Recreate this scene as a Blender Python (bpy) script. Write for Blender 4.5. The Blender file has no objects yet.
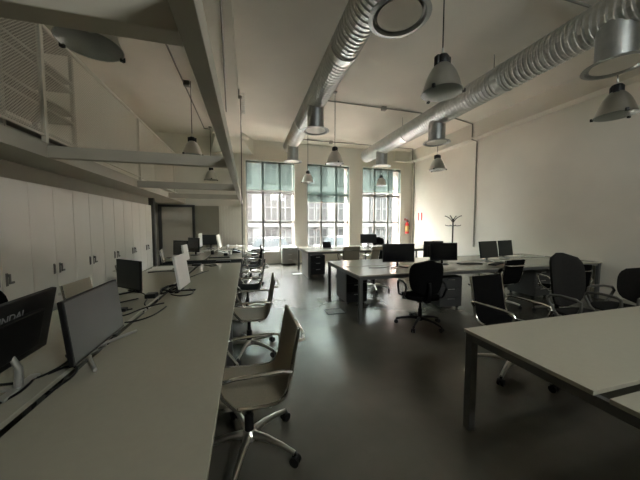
import bpy, bmesh, math, random
from mathutils import Vector, Matrix
random.seed(7)
R = math.radians
sc = bpy.context.scene
COL = sc.collection

# ------------------------------------------------------------------ materials
def mat(name, col, rough=.6, metal=0., noise=0., nscale=8., bump=0., spec=.5, coat=0.):
    m = bpy.data.materials.new(name); m.use_nodes = True
    nt = m.node_tree; b = nt.nodes['Principled BSDF']
    b.inputs['Base Color'].default_value = (*col, 1)
    b.inputs['Roughness'].default_value = rough
    b.inputs['Metallic'].default_value = metal
    b.inputs['Specular IOR Level'].default_value = spec
    if coat: b.inputs['Coat Weight'].default_value = coat
    if noise or bump:
        tc = nt.nodes.new('ShaderNodeTexCoord')
        n = nt.nodes.new('ShaderNodeTexNoise'); n.inputs['Scale'].default_value = nscale
        n.inputs['Detail'].default_value = 5
        nt.links.new(tc.outputs['Object'], n.inputs['Vector'])
        if noise:
            r = nt.nodes.new('ShaderNodeValToRGB')
            r.color_ramp.elements[0].position = .3; r.color_ramp.elements[1].position = .7
            r.color_ramp.elements[0].color = (*[max(0, c * (1 - noise)) for c in col], 1)
            r.color_ramp.elements[1].color = (*[min(1, c * (1 + noise)) for c in col], 1)
            nt.links.new(n.outputs['Fac'], r.inputs['Fac'])
            nt.links.new(r.outputs['Color'], b.inputs['Base Color'])
        if bump:
            bp = nt.nodes.new('ShaderNodeBump'); bp.inputs['Strength'].default_value = bump
            bp.inputs['Distance'].default_value = .01
            nt.links.new(n.outputs['Fac'], bp.inputs['Height'])
            nt.links.new(bp.outputs['Normal'], b.inputs['Normal'])
    return m

def glass_mat(name, tint=(1, 1, 1), refl=.08, rough=.02):
    m = bpy.data.materials.new(name); m.use_nodes = True
    nt = m.node_tree; nt.nodes.clear()
    o = nt.nodes.new('ShaderNodeOutputMaterial'); mx = nt.nodes.new('ShaderNodeMixShader')
    t = nt.nodes.new('ShaderNodeBsdfTransparent'); g = nt.nodes.new('ShaderNodeBsdfGlossy')
    t.inputs['Color'].default_value = (*tint, 1); g.inputs['Roughness'].default_value = rough
    mx.inputs['Fac'].default_value = refl
    nt.links.new(t.outputs[0], mx.inputs[1]); nt.links.new(g.outputs[0], mx.inputs[2])
    nt.links.new(mx.outputs[0], o.inputs['Surface'])
    return m

def cloth_screen_mat(name, tint, diff, fac):
    """roller blind screen cloth: partly see-through, partly diffusing"""
    m = bpy.data.materials.new(name); m.use_nodes = True
    nt = m.node_tree; nt.nodes.clear()
    o = nt.nodes.new('ShaderNodeOutputMaterial'); mx = nt.nodes.new('ShaderNodeMixShader')
    t = nt.nodes.new('ShaderNodeBsdfTransparent'); t.inputs['Color'].default_value = (*tint, 1)
    d = nt.nodes.new('ShaderNodeBsdfDiffuse'); d.inputs['Color'].default_value = (*diff, 1)
    l = nt.nodes.new('ShaderNodeBsdfTranslucent'); l.inputs['Color'].default_value = (*diff, 1)
    m2 = nt.nodes.new('ShaderNodeMixShader'); m2.inputs['Fac'].default_value = .5
    nt.links.new(d.outputs[0], m2.inputs[1]); nt.links.new(l.outputs[0], m2.inputs[2])
    mx.inputs['Fac'].default_value = fac
    nt.links.new(t.outputs[0], mx.inputs[1]); nt.links.new(m2.outputs[0], mx.inputs[2])
    nt.links.new(mx.outputs[0], o.inputs['Surface'])
    return m

def mesh_wire_mat(name, col, scale, thr):
    """welded wire net: a diamond pattern of wires with open holes between"""
    m = bpy.data.materials.new(name); m.use_nodes = True
    nt = m.node_tree; nt.nodes.clear(); N = nt.nodes.new; L = nt.links.new
    o = N('ShaderNodeOutputMaterial'); mx = N('ShaderNodeMixShader')
    t = N('ShaderNodeBsdfTransparent'); d = N('ShaderNodeBsdfPrincipled')
    d.inputs['Base Color'].default_value = (*col, 1); d.inputs['Roughness'].default_value = .5
    tc = N('ShaderNodeTexCoord'); sp = N('ShaderNodeSeparateXYZ'); L(tc.outputs['Object'], sp.inputs[0])
    outs = []
    for sgn in ('ADD', 'SUBTRACT'):
        a = N('ShaderNodeMath'); a.operation = sgn
        L(sp.outputs['Y'], a.inputs[0]); L(sp.outputs['Z'], a.inputs[1])
        s = N('ShaderNodeMath'); s.operation = 'MULTIPLY'; s.inputs[1].default_value = scale; L(a.outputs[0], s.inputs[0])
        fr = N('ShaderNodeMath'); fr.operation = 'FRACT'; L(s.outputs[0], fr.inputs[0])
        lt = N('ShaderNodeMath'); lt.operation = 'LESS_THAN'; lt.inputs[1].default_value = thr; L(fr.outputs[0], lt.inputs[0])
        outs.append(lt)
    mm = N('ShaderNodeMath'); mm.operation = 'MAXIMUM'
    L(outs[0].outputs[0], mm.inputs[0]); L(outs[1].outputs[0], mm.inputs[1])
    L(mm.outputs[0], mx.inputs['Fac']); L(t.outputs[0], mx.inputs[1]); L(d.outputs[0], mx.inputs[2])
    L(mx.outputs[0], o.inputs['Surface'])
    return m

def wall_mat(name, col):
    """painted plaster over brick: faint courses and blotches"""
    m = mat(name, col, .85, noise=.035, nscale=1.3)
    nt = m.node_tree; b = nt.nodes['Principled BSDF']
    tc = nt.nodes.new('ShaderNodeTexCoord'); n = nt.nodes.new('ShaderNodeTexNoise')
    n.inputs['Scale'].default_value = 14; n.inputs['Detail'].default_value = 6
    bp = nt.nodes.new('ShaderNodeBump'); bp.inputs['Strength'].default_value = .12; bp.inputs['Distance'].default_value = .01
    nt.links.new(tc.outputs['Object'], n.inputs['Vector']); nt.links.new(n.outputs['Fac'], bp.inputs['Height'])
    nt.links.new(bp.outputs['Normal'], b.inputs['Normal'])
    return m

M = dict(
    wall=wall_mat('wall_paint', (.76, .728, .645)),
    ceil=wall_mat('ceiling_paint', (.75, .715, .635)),
    floor=mat('resin_floor', (.095, .089, .071), .27, noise=.18, nscale=1.6, bump=.03, spec=.6),
    beamc=wall_mat('concrete_paint', (.73, .70, .62)),
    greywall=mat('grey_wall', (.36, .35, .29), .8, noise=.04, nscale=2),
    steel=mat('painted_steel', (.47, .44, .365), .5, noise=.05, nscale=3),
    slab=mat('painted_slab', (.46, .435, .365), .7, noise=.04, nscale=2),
    cab=mat('cabinet_laminate', (.74, .72, .65), .42, noise=.02, nscale=2),
    cabedge=mat('cabinet_shadow_gap', (.2, .2, .18), .6),
    desk=mat('desk_laminate', (.40, .382, .312), .16, noise=.015, nscale=30),
    deskmetal=mat('desk_frame_metal', (.10, .10, .095), .45, noise=.05, nscale=6),
    pedestal=mat('pedestal_metal', (.055, .055, .053), .5, noise=.04, nscale=6),
    pedlight=mat('pedestal_grey', (.30, .30, .28), .5, noise=.03, nscale=6),
    black=mat('black_plastic', (.008, .008, .008), .5, noise=.1, nscale=20, spec=.3),
    blackmesh=mat('black_mesh_fabric', (.006, .006, .006), .95, noise=.2, nscale=160, bump=.2, spec=.05),
    tan=mat('tan_mesh_fabric', (.27, .235, .17), .62, noise=.12, nscale=180, bump=.15),
    greyfab=mat('charcoal_fabric', (.024, .0225, .021), .95, noise=.2, nscale=120, bump=.2, spec=.1),
    armgrey=mat('grey_arm_plastic', (.10, .094, .082), .5, noise=.05),
    handlegrey=mat('handle_grey', (.17, .165, .15), .5, noise=.05),
    chrome=mat('chrome', (.72, .71, .68), .14, 1., noise=.02, nscale=5),
    alu=mat('polished_aluminium', (.62, .61, .57), .28, 1., noise=.03, nscale=6),
    galv=mat('galvanised_steel', (.56, .57, .56), .30, 1., noise=.10, nscale=9),
    galvd=mat('galvanised_collar', (.40, .41, .40), .42, 1., noise=.10, nscale=9),
    disc=mat('diffuser_disc', (.80, .77, .69), .5, noise=.02, nscale=4),
    bell=mat('spun_aluminium', (.52, .51, .48), .30, 1., noise=.04, nscale=7),
    lglass=glass_mat('lamp_glass', (.93, .95, .95), .16, .30),
    glass=glass_mat('window_glass', (.95, .97, .96), .06),
    winframe=mat('window_frame_paint', (.34, .335, .32), .5, noise=.04, nscale=6),
    winwhite=mat('window_surround_paint', (.80, .78, .72), .6, noise=.02, nscale=3),
    blind=cloth_screen_mat('teal_screen_cloth', (.70, .76, .73), (.10, .125, .115), .32),
    blindbar=mat('blind_bar', (.82, .82, .78), .5, noise=.02),
    pink=mat('pink_stone', (.62, .42, .37), .8, noise=.08, nscale=4),
    screen=mat('screen_glass_off', (.008, .008, .009), .18, noise=.05, nscale=3),
    screengrey=mat('screen_reflect_grey', (.105, .112, .114), .26, noise=.05, nscale=2),  # dark screen coloured grey for the bright reflection on it
    screendark=mat('screen_matt_off', (.028, .032, .030), .42, noise=.05, nscale=2),
    silver=mat('silver_plastic', (.50, .50, .48), .35, .6, noise=.03),
    white=mat('white_plastic', (.78, .78, .75), .40, noise=.02),
    paper=mat('paper', (.74, .72, .66), .8, noise=.05, nscale=20),
    card=mat('cardboard', (.36, .27, .18), .8, noise=.1, nscale=15),
    logo=mat('logo_grey', (.30, .30, .30), .4, noise=.02),
    red=mat('red_paint', (.62, .03, .025), .35, noise=.05),
    label=mat('yellow_label', (.70, .52, .18), .6, noise=.1, nscale=30),
    redsign=mat('red_sign_print', (.50, .04, .035), .6, noise=.05),
    iron=mat('dark_iron', (.05, .045, .04), .4, .6, noise=.1),
    wirenet=mesh_wire_mat('wire_net', (.58, .55, .46), 34., .20),
    rail=mat('rail_paint', (.62, .59, .50), .5, noise=.03),
    rack=mat('rack_steel', (.40, .375, .31), .6, 0., noise=.08, nscale=10),
    conduit=mat('conduit_grey', (.24, .23, .20), .5, .4, noise=.05),
    facade=mat('facade_render', (.085, .078, .074), .85, noise=.06, nscale=.8),
    facadew=mat('facade_pilaster', (.110, .109, .107), .85, noise=.04, nscale=1),
    fpane=mat('facade_pane', (.050, .052, .052), .25, noise=.3, nscale=1.5),
    fframe=mat('facade_window_frame', (.118, .118, .116), .6, noise=.02),
    street=mat('street_paving', (.15, .15, .145), .9, noise=.1, nscale=2),
    carwhite=mat('car_paint_white', (.24, .24, .24), .3, noise=.02),
    carglass=mat('car_window', (.06, .07, .075), .15, noise=.05),
)

# ------------------------------------------------------------------ mesh helpers
class MB:
    """collects shapes, then links them as ONE mesh object"""
    def __init__(s): s.bm = bmesh.new()
    def _x(s, vs, loc, rot):
        mt = Matrix.Translation(Vector(loc)) @ rot.to_matrix().to_4x4() if rot is not None else Matrix.Translation(Vector(loc))
        bmesh.ops.transform(s.bm, matrix=mt, verts=vs)
    def box(s, x0, x1, y0, y1, z0, z1, bev=0., rot=None, piv=None):
        r = bmesh.ops.create_cube(s.bm, size=1.)
        vs = r['verts']
        c = Vector(((x0+x1)/2, (y0+y1)/2, (z0+z1)/2))
        for v in vs: v.co = Vector((v.co.x*(x1-x0), v.co.y*(y1-y0), v.co.z*(z1-z0)))
        if bev:
            es = list({e for v in vs for e in v.link_edges})
            rr = bmesh.ops.bevel(s.bm, geom=vs+es, offset=bev, segments=2, profile=.5, affect='EDGES')
            vs = list({v for f in rr['faces'] for v in f.verts} | {v for v in vs if v.is_valid})
        for v in vs: v.co += c
        if rot is not None:
            p = Vector(piv or c); m3 = rot.to_matrix() if hasattr(rot, 'to_matrix') else rot
            for v in vs: v.co = m3 @ (v.co - p) + p
        return s
    def tube(s, pts, r, n=10, cap=True):
        """r: number or list of radii"""
        pts = [Vector(p) for p in pts]
        rs = r if isinstance(r, (list, tuple)) else [r]*len(pts)
        rings = []; up = None
        for i, p in enumerate(pts):
            t = (pts[min(i+1, len(pts)-1)] - pts[max(i-1, 0)]).normalized()
            if up is None:
                up = Vector((0, 0, 1)) if abs(t.z) < .9 else Vector((1, 0, 0))
            a = (up - t*up.dot(t))
            if a.length < 1e-4: a = t.orthogonal()
            a.normalize(); b = t.cross(a); up = a
            rings.append([s.bm.verts.new(p + (a*math.cos(2*math.pi*k/n) + b*math.sin(2*math.pi*k/n))*rs[i]) for k in range(n)])
        for A, B in zip(rings, rings[1:]):
            for k in range(n):
                s.bm.faces.new((A[k], A[(k+1) % n], B[(k+1) % n], B[k]))
        if cap:
            s.bm.faces.new(list(reversed(rings[0]))); s.bm.faces.new(rings[-1])
        return s
    def cyl(s, a, b, r, n=16): return s.tube([a, b], r, n)
    def lathe(s, prof, c=(0, 0, 0), n=24, capb=False, capt=False):
        rings = [[s.bm.verts.new((c[0]+r*math.cos(2*math.pi*k/n), c[1]+r*math.sin(2*math.pi*k/n), c[2]+z)) for k in range(n)] for r, z in prof]
        for A, B in zip(rings, rings[1:]):
            for k in range(n): s.bm.faces.new((A[k], A[(k+1) % n], B[(k+1) % n], B[k]))
        if capb: s.bm.faces.new(list(reversed(rings[0])))
        if capt: s.bm.faces.new(rings[-1])
        return s
    def sph(s, c, r, u=10, v=8, sc_=(1, 1, 1)):
        q = bmesh.ops.create_uvsphere(s.bm, u_segments=u, v_segments=v, radius=r)
        for w in q['verts']: w.co = Vector((w.co.x*sc_[0]+c[0], w.co.y*sc_[1]+c[1], w.co.z*sc_[2]+c[2]))
        return s
    def poly(s, pts, faces):
        vs = [s.bm.verts.new(p) for p in pts]
        for f in faces: s.bm.faces.new([vs[i] for i in f])
        return s
    def strip(s, prof, x0, x1, th):
        """a sheet along profile (y,z) from x0 to x1 with thickness th"""
        P = [Vector((0, y, z)) for y, z in prof]; n = len(P); nr = []
        for i in range(n):
            t = (P[min(i+1, n-1)]-P[max(i-1, 0)]).normalized(); nr.append(Vector((0, -t.z, t.y)))
        def row(x, o): return [s.bm.verts.new((x, P[i].y+nr[i].y*o, P[i].z+nr[i].z*o)) for i in range(n)]
        a, b, c, d = row(x0, th/2), row(x1, th/2), row(x0, -th/2), row(x1, -th/2)
        for i in range(n-1):
            s.bm.faces.new((a[i], a[i+1], b[i+1], b[i])); s.bm.faces.new((c[i+1], c[i], d[i], d[i+1]))
            s.bm.faces.new((a[i+1], a[i], c[i], c[i+1])); s.bm.faces.new((b[i], b[i+1], d[i+1], d[i]))
        s.bm.faces.new((a[0], b[0], d[0], c[0])); s.bm.faces.new((b[-1], a[-1], c[-1], d[-1]))
        return s
    def build(s, name, m, parent=None, world=True, smooth=False, sub=0):
        bmesh.ops.recalc_face_normals(s.bm, faces=s.bm.faces[:])
        if parent is not None and world:
            off = Vector(parent.location); q = parent.parent
            while q is not None: off += Vector(q.location); q = q.parent
            for v in s.bm.verts: v.co -= off
        me = bpy.data.meshes.new(name); s.bm.to_mesh(me); s.bm.free()
        me.materials.append(m)
        if smooth:
            for p in me.polygons: p.use_smooth = True
            try: me.set_sharp_from_angle(angle=R(40))
            except Exception: pass
        o = bpy.data.objects.new(name, me); COL.objects.link(o)
        if parent is not None: o.parent = parent
        if sub:
            md = o.modifiers.new('sub', 'SUBSURF'); md.levels = sub; md.render_levels = sub
        return o

def thing(name, label, cat, loc=(0, 0, 0), rz=0., group=None):
    o = bpy.data.objects.new(name, None); COL.objects.link(o); o.empty_display_size = .1
    o.location = loc; o.rotation_euler = (0, 0, rz)
    o['label'] = label; o['category'] = cat
    if group: o['group'] = group
    return o
def tag(o, label, cat, group=None):
    o['label'] = label; o['category'] = cat
    if group: o['group'] = group
    return o
def struct(name, mb, m, **k):
    o = mb.build(name, m, **k); o['kind'] = 'structure'; return o
def dup(root, loc, rz=0., label=None, group=None):
    r = root.copy(); COL.objects.link(r); r.location = loc; r.rotation_euler = (0, 0, rz)
    if label: r['label'] = label
    if group: r['group'] = group
    for ch in list(root.children):
        c = ch.copy(); COL.objects.link(c); c.parent = r
        for g in list(ch.children):
            d = g.copy(); COL.objects.link(d); d.parent = c
    return r

# ------------------------------------------------------------------ room shell
YB, XR, XL, YF, ZC = 10.0, 6.85, -2.95, -2.6, 4.53
WINS = [(-.05, 1.77), (2.22, 3.99), (4.53, 6.32)]
ZS, ZT = .47, 3.84          # sill and head
struct('floor', MB().box(XL-.2, XR+.2, YF-.2, YB+.6, -.2, 0), M['floor'])
struct('ceiling', MB().box(XL-.2, XR+.2, YF-.2, YB+.6, ZC, ZC+.2), M['ceil'])
struct('wall_left', MB().box(XL-.2, XL, YF, YB, 0, ZC), M['wall'])
struct('wall_right', MB().box(XR, XR+.2, YF, YB, 0, ZC), M['wall'])
# wall behind the camera with one unseen high window, added to brighten the near end
FILL_WIN = [(1.9, 3.2)]; FZ = (3.5, 4.25)
wf = MB(); xs = [XL-.2]
for a, b in FILL_WIN: xs += [a, b]
xs.append(XR+.2)
for i in range(0, len(xs), 2): wf.box(xs[i], xs[i+1], YF-.2, YF, 0, ZC)
for a, b in FILL_WIN: wf.box(a, b, YF-.2, YF, 0, FZ[0]).box(a, b, YF-.2, YF, FZ[1], ZC)
struct('wall_front', wf, M['wall'])
for i, (a, b) in enumerate(FILL_WIN):
    f = MB(); y0, y1 = YF-.14, YF-.08
    f.box(a, a+.05, y0, y1, *FZ).box(b-.05, b, y0, y1, *FZ).box((a+b)/2-.03, (a+b)/2+.03, y0, y1, *FZ)
    f.box(a, b, y0, y1, FZ[0], FZ[0]+.05).box(a, b, y0, y1, FZ[1]-.05, FZ[1])
    wo = struct('window_%d' % (i+4), f, M['winframe'])  # added window out of view, there for the light it lets in
    MB().box(a+.05, (a+b)/2-.03, YF-.115, YF-.108, FZ[0]+.05, FZ[1]-.05).box((a+b)/2+.03, b-.05, YF-.115, YF-.108, FZ[0]+.05, FZ[1]-.05).build('window_glass', M['glass'], wo)
# back wall with three window openings, inner leaf and outer pink stone leaf
def pierced(mb, y0, y1, grow=0.):
    xs = [XL-.2]
    for a, b in WINS: xs += [a-grow, b+grow]
    xs.append(XR+.2)
    for i in range(0, len(xs), 2): mb.box(xs[i], xs[i+1], y0, y1, 0, ZC)
    for a, b in WINS:
        mb.box(a-grow, b+grow, y0, y1, 0, ZS); mb.box(a-grow, b+grow, y0, y1, ZT, ZC)
    return mb
struct('wall_back', pierced(MB(), YB, YB+.14), M['wall'])
struct('wall_back_outer', pierced(MB(), YB+.14, YB+.6), M['pink'])
struct('trim_beam_right', MB().box(6.62, XR, YF, YB, 4.1, ZC).box(6.56, XR, YF, YB, 4.07, 4.1), M['beamc'])
struct('trim_bracket_right', MB().box(5.95, 6.62, 9.86, YB, 4.1, ZC), M['beamc'])
# big painted concrete beam above the steel frame, flaring onto the pier at the back wall
struct('trim_beam_main', MB().box(-.95, -.15, YF, YB, 4.34, ZC), M['beamc'])
struct('trim_haunch', MB().poly(
    [(-.95, 9.2, 4.34), (-.15, 9.2, 4.34), (.25, 9.99, 3.98), (-1.18, 9.99, 3.98),
     (-.95, 9.2, 4.53), (-.15, 9.2, 4.53), (.25, 9.99, 4.53), (-1.18, 9.99, 4.53)],
    [(0, 1, 2, 3), (4, 7, 6, 5), (0, 4, 5, 1), (1, 5, 6, 2), (2, 6, 7, 3), (3, 7, 4, 0)]), M['beamc'])
struct('trim_pier', MB().box(-.96, -.07, 9.90, YB, 0, 3.99), M['beamc'])
# ribbed panel facing of the pier below the frame
pp = MB()
for k in range(9): pp.box(-.955+k*.098, -.955+k*.098+.094, 9.87, 9.90, .05, 2.12)
struct('trim_ribbed_panel', pp, M['cab'])
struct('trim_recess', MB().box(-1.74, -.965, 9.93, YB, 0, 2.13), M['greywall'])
# framed door left of the recess
d = struct('door_1', MB().box(-2.76, -1.82, 9.93, 9.97, .02, 2.07), M['cab'])
struct('door_frame', MB().box(-2.86, -2.76, 9.88, YB, 0, 2.15).box(-1.82, -1.74, 9.88, YB, 0, 2.15).box(-2.86, -1.74, 9.88, YB, 2.07, 2.15), M['deskmetal'], parent=d)
MB().box(-1.93, -1.90, 9.90, 9.93, .95, 1.10, .004).build('handle', M['alu'], d)
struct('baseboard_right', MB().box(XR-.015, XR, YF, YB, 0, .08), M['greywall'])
# low white panels under the sills
for i, (a, b) in enumerate(WINS):
    struct('trim_sill_%d' % (i+1), MB().box(a-.02, b+.02, 9.93, 10.12, ZS-.04, ZS), M['winwhite'])

# windows: dark steel casements in light surrounds
for i, (a, b) in enumerate(WINS):
    w = struct('window_%d' % (i+1), MB().box(a, a+.02, 9.985, 10.14, ZS, ZT).box(b-.02, b, 9.985, 10.14, ZS, ZT)
               .box(a, b, 10.0, 10.14, ZT-.05, ZT), M['winwhite'])
    x0, x1, y0, y1 = a+.02, b-.02, 10.06, 10.12
    m1, m2 = x0+(x1-x0)*.335, x0+(x1-x0)*.69
    f = MB()
    f.box(x0, x0+.045, y0, y1, ZS, ZT-.05).box(x1-.045, x1, y0, y1, ZS, ZT-.05)
    for mm in (m1, m2): f.box(mm-.04, mm+.04, y0, y1, ZS, ZT-.05)
    for zz, t in ((ZS+.025, .03), (1.57, .028), (2.66, .045), (ZT-.08, .03)): f.box(x0, x1, y0, y1, zz-t, zz+t)
    f.build('window_frame', M['winframe'], w)
    g = MB()
    for p0, p1 in ((x0+.045, m1-.04), (m1+.04, m2-.04), (m2+.04, x1-.045)):
        for z0, z1 in ((ZS+.055, 1.542), (1.598, 2.615), (2.705, ZT-.11)):
            g.box(p0, p1, 10.085, 10.092, z0, z1)
    g.build('window_glass', M['glass'], w)

# roller blinds
for (a, b), zb, lb in zip(WINS, (2.74, 2.36, 2.80), (
        'teal roller blind on the window nearest the column, pulled down a third',
        'teal roller blind on the middle window, pulled down the lowest of the three',
        'teal roller blind on the window beside the fire extinguisher')):
    t = thing('roller_blind', lb, 'blind', ((a+b)/2, 9.97, ZT), group='roller blinds')
    MB().box(a+.03, b-.03, 9.975, 9.979, zb, ZT-.02).build('cloth', M['blind'], t)
    MB().cyl((a+.02, 9.975, ZT-.03), (b-.02, 9.975, ZT-.03), .028, 14).build('roller', M['winwhite'], t)
    MB().box(a+.03, b-.03, 9.966, 9.988, zb-.03, zb, .004).build('bottom_bar', M['blindbar'], t)

# ------------------------------------------------------------------ outside: street, building across
# unseen upper storeys and neighbours of this building, added to shade the street
struct('wall_back_upper', MB().box(-26, 32, 9.8, 10.6, ZC+.2, 17).box(-26, XL-.2, 10.0, 10.6, -1.1, ZC+.2).box(XR+.2, 32, 10.0, 10.6, -1.1, ZC+.2), M['street'])
struct('street', MB().box(-30, 45, 10.6, 60, -1.1, -.9), M['street'])
bl = thing('building', 'pale building with white framed windows across the street', 'building', (4, 21.0, -.9))
MB().box(-12, 30, 21, 24, -.9, 7.1).build('wall', M['facade'], bl)
pl = MB()
for k in range(14): pl.box(-11.6+k*3.0, -10.9+k*3.0, 20.8, 21, -.9, 7.0)
pl.box(-12, 30, 20.7, 21, 4.1, 4.5).box(-12, 30, 20.75, 21, 1.25, 1.55).box(-12, 30, 20.6, 21, 6.85, 7.2)
pl.build('pilaster', M['facadew'], bl)
fr0 = None
for zi, (z0, z1) in enumerate(((-.3, 1.15), (1.7, 3.9), (4.7, 6.8))):
    for k in range(12):
        for j in range(2):
            x0 = -10.75+k*3.0+j*1.1+.06
            if fr0 is None or fr0[0] != zi:
                f = MB(); p = MB()
                f.box(0, .07, 20.9, 21.02, z0, z1).box(.93, 1., 20.9, 21.02, z0, z1).box(0, 1, 20.9, 21.02, z0, z0+.08)
                f.box(0, 1, 20.9, 21.02, z1-.08, z1).box(.46, .54, 20.9, 21.02, z0, z1).box(0, 1, 20.9, 21.02, (z0+z1)/2-.04, (z0+z1)/2+.04)
                fo = f.build('window', M['fframe'], bl)
                po = MB().box(.03, .97, 20.97, 20.99, z0+.03, z1-.03).build('pane', M['fpane'], fo, world=False)
                for v in po.data.vertices: v.co -= Vector(bl.location)
                bx = fo.location.x
                fr0 = (zi, fo, po)
                fo.location.x = x0
            else:
                c = fr0[1].copy(); COL.objects.link(c); c.parent = bl; c.location.x = x0
                q = fr0[2].copy(); COL.objects.link(q); q.parent = c
def car(x, y, label, m):
    t = thing('car', label, 'car', (x, y, -.9), group='cars parked across the street')
    MB().box(-2.0, 2.0, -.85, .85, .28, .85, .12).build('body', m, t, world=False)
    MB().poly([(-1.3, -.78, .84), (1.2, -.78, .84), (.8, -.68, 1.42), (-.95, -.68, 1.42), (-1.3, .78, .84), (1.2, .78, .84), (.8, .68, 1.42), (-.95, .68, 1.42)],
              [(0, 1, 2, 3), (7, 6, 5, 4), (3, 2, 6, 7), (1, 5, 6, 2), (0, 3, 7, 4), (0, 4, 5, 1)]).build('cabin', M['carglass'], t, world=False)
    MB().box(-.93, .78, -.66, .66, 1.41, 1.46, .02).build('roof', m, t, world=False)
    for sx in (-1.25, 1.25):
        for sy in (-.8, .8):
            MB().cyl((sx, sy-.1, .31), (sx, sy+.1, .31), .31, 16).build('wheel', M['black'], t, world=False)
    return t
car(1.6, 18.6, 'white car parked across the street behind the left window', M['carwhite'])
car(6.8, 18.6, 'white car parked across the street behind the middle window', M['carwhite'])

# ------------------------------------------------------------------ steel frame and slab of the mezzanine
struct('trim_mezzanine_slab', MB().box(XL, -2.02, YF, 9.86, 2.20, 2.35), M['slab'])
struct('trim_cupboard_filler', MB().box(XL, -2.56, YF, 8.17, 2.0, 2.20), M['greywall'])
t = thing('steel_frame', 'grey painted steel frame of open beams hung beside the mezzanine floor', 'frame', (-1.1, 4, 2.20))
def hbeam_y(x0, x1, y0, y1, z0, z1):
    return MB().box(x0, x1, y0, y1, z0, z1, .004)
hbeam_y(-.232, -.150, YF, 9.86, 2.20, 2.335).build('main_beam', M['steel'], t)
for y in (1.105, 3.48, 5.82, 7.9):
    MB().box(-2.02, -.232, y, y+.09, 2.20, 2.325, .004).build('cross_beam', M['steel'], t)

# railing along the slab edge
t = thing('railing', 'painted railing with wire net along the mezzanine edge', 'railing', (-2.04, 4, 2.35))
for y in (-1.6, .95, 3.50, 6.05, 8.60):
    MB().box(-2.06, -2.02, y-.02, y+.02, 2.22, 3.56).build('post', M['rail'], t)
MB().cyl((-2.04, YF+.02, 3.57), (-2.04, 9.8, 3.57), .022, 10).build('handrail', M['rail'], t, smooth=True)
MB().cyl((-2.04, YF+.02, 2.43), (-2.04, 9.8, 2.43), .014, 8).build('bottom_rail', M['rail'], t, smooth=True)
for y0, y1 in ((-1.6, .95), (.95, 3.50), (3.50, 6.05), (6.05, 8.60)):
    MB().box(-2.042, -2.038, y0+.02, y1-.02, 2.44, 3.55).build('net_panel', M['wirenet'], t)

# storage rack on the mezzanine
t = thing('storage_rack', 'tall steel storage rack with perforated uprights on the mezzanine', 'rack', (-2.65, 3.6, 2.35))
for y in (2.35, 3.55, 4.75):
    for x in (-2.88, -2.42):
        u = MB().box(x-.02, x+.02, y-.02, y+.02, 2.35, 4.3)
        for k in range(30): u.box(x-.024, x+.024, y-.006, y+.006, 2.45+k*.06, 2.475+k*.06)
        u.build('upright', M['rack'], t)
for z in (2.5, 2.62, 2.93, 3.05, 3.38, 3.50, 3.9):
    MB().box(-2.9, -2.40, 2.35, 4.75, z, z+.03).build('shelf', M['rack'], t)

# ------------------------------------------------------------------ cupboards along the left wall
CW = .83
def cupboard():
    t = thing('storage_cupboard', '', 'cupboard', (0, 0, 0), group='white storage cupboards along the left wall')
    # local: front face at x=0, width along y (centre 0), depth to -x
    MB().box(-.44, -.02, -CW/2, CW/2, 0, 2.0).build('body', M['cab'], t, world=False)
    for s in (-1, 1):
        y0, y1 = (-CW/2+.003, -.003) if s < 0 else (.003, CW/2-.003)
        dm = MB().box(-.017, 0, y0, y1, .08, 1.995, .002).build('door', M['cab'], t, world=False)
        h = MB().box(0, .005, s*.055-.015, s*.055+.015, .83, .97, .002)
        if s > 0:
            h.box(.006, .03, s*.055-.01, s*.055+.01, .93, .96, .003).box(.022, .032, s*.055-.01, s*.055+.055, .85, .875, .003).box(.022, .032, s*.055-.01, s*.055+.012, .85, .96, .003)
        else:
            h.box(.006, .016, s*.055-.01, s*.055+.01, .84, .96, .003)
        h.build('handle', M['handlegrey'], dm, world=False)
    MB().box(-.05, -.022, -CW/2, CW/2, 0, .08).build('plinth', M['cabedge'], t, world=False)
    return t
ords = ['white storage cupboard against the black door frame, last of the row',
        'white storage cupboard second from the far end of the row',
        'white storage cupboard third from the far end, behind the small dark monitor',
        'white storage cupboard fourth from the far end of the row',
        'white storage cupboard fifth from the far end, behind the large grey monitor',
        'white storage cupboard cut by the picture edge, behind the black monitor with a logo',
        'white storage cupboard out of frame at the near end of the row']
cp = cupboard()
for k in range(6):
    y = 7.68-k*CW
    if k == 0: cp.location = (-2.5, y, 0); cp['label'] = ords[0]
    else: dup(cp, (-2.5, y, 0), 0, ords[k])
struct('trim_cupboard_end', MB().box(XL, -2.44, 8.10, 8.2, 0, 2.2), M['deskmetal'])

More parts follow.
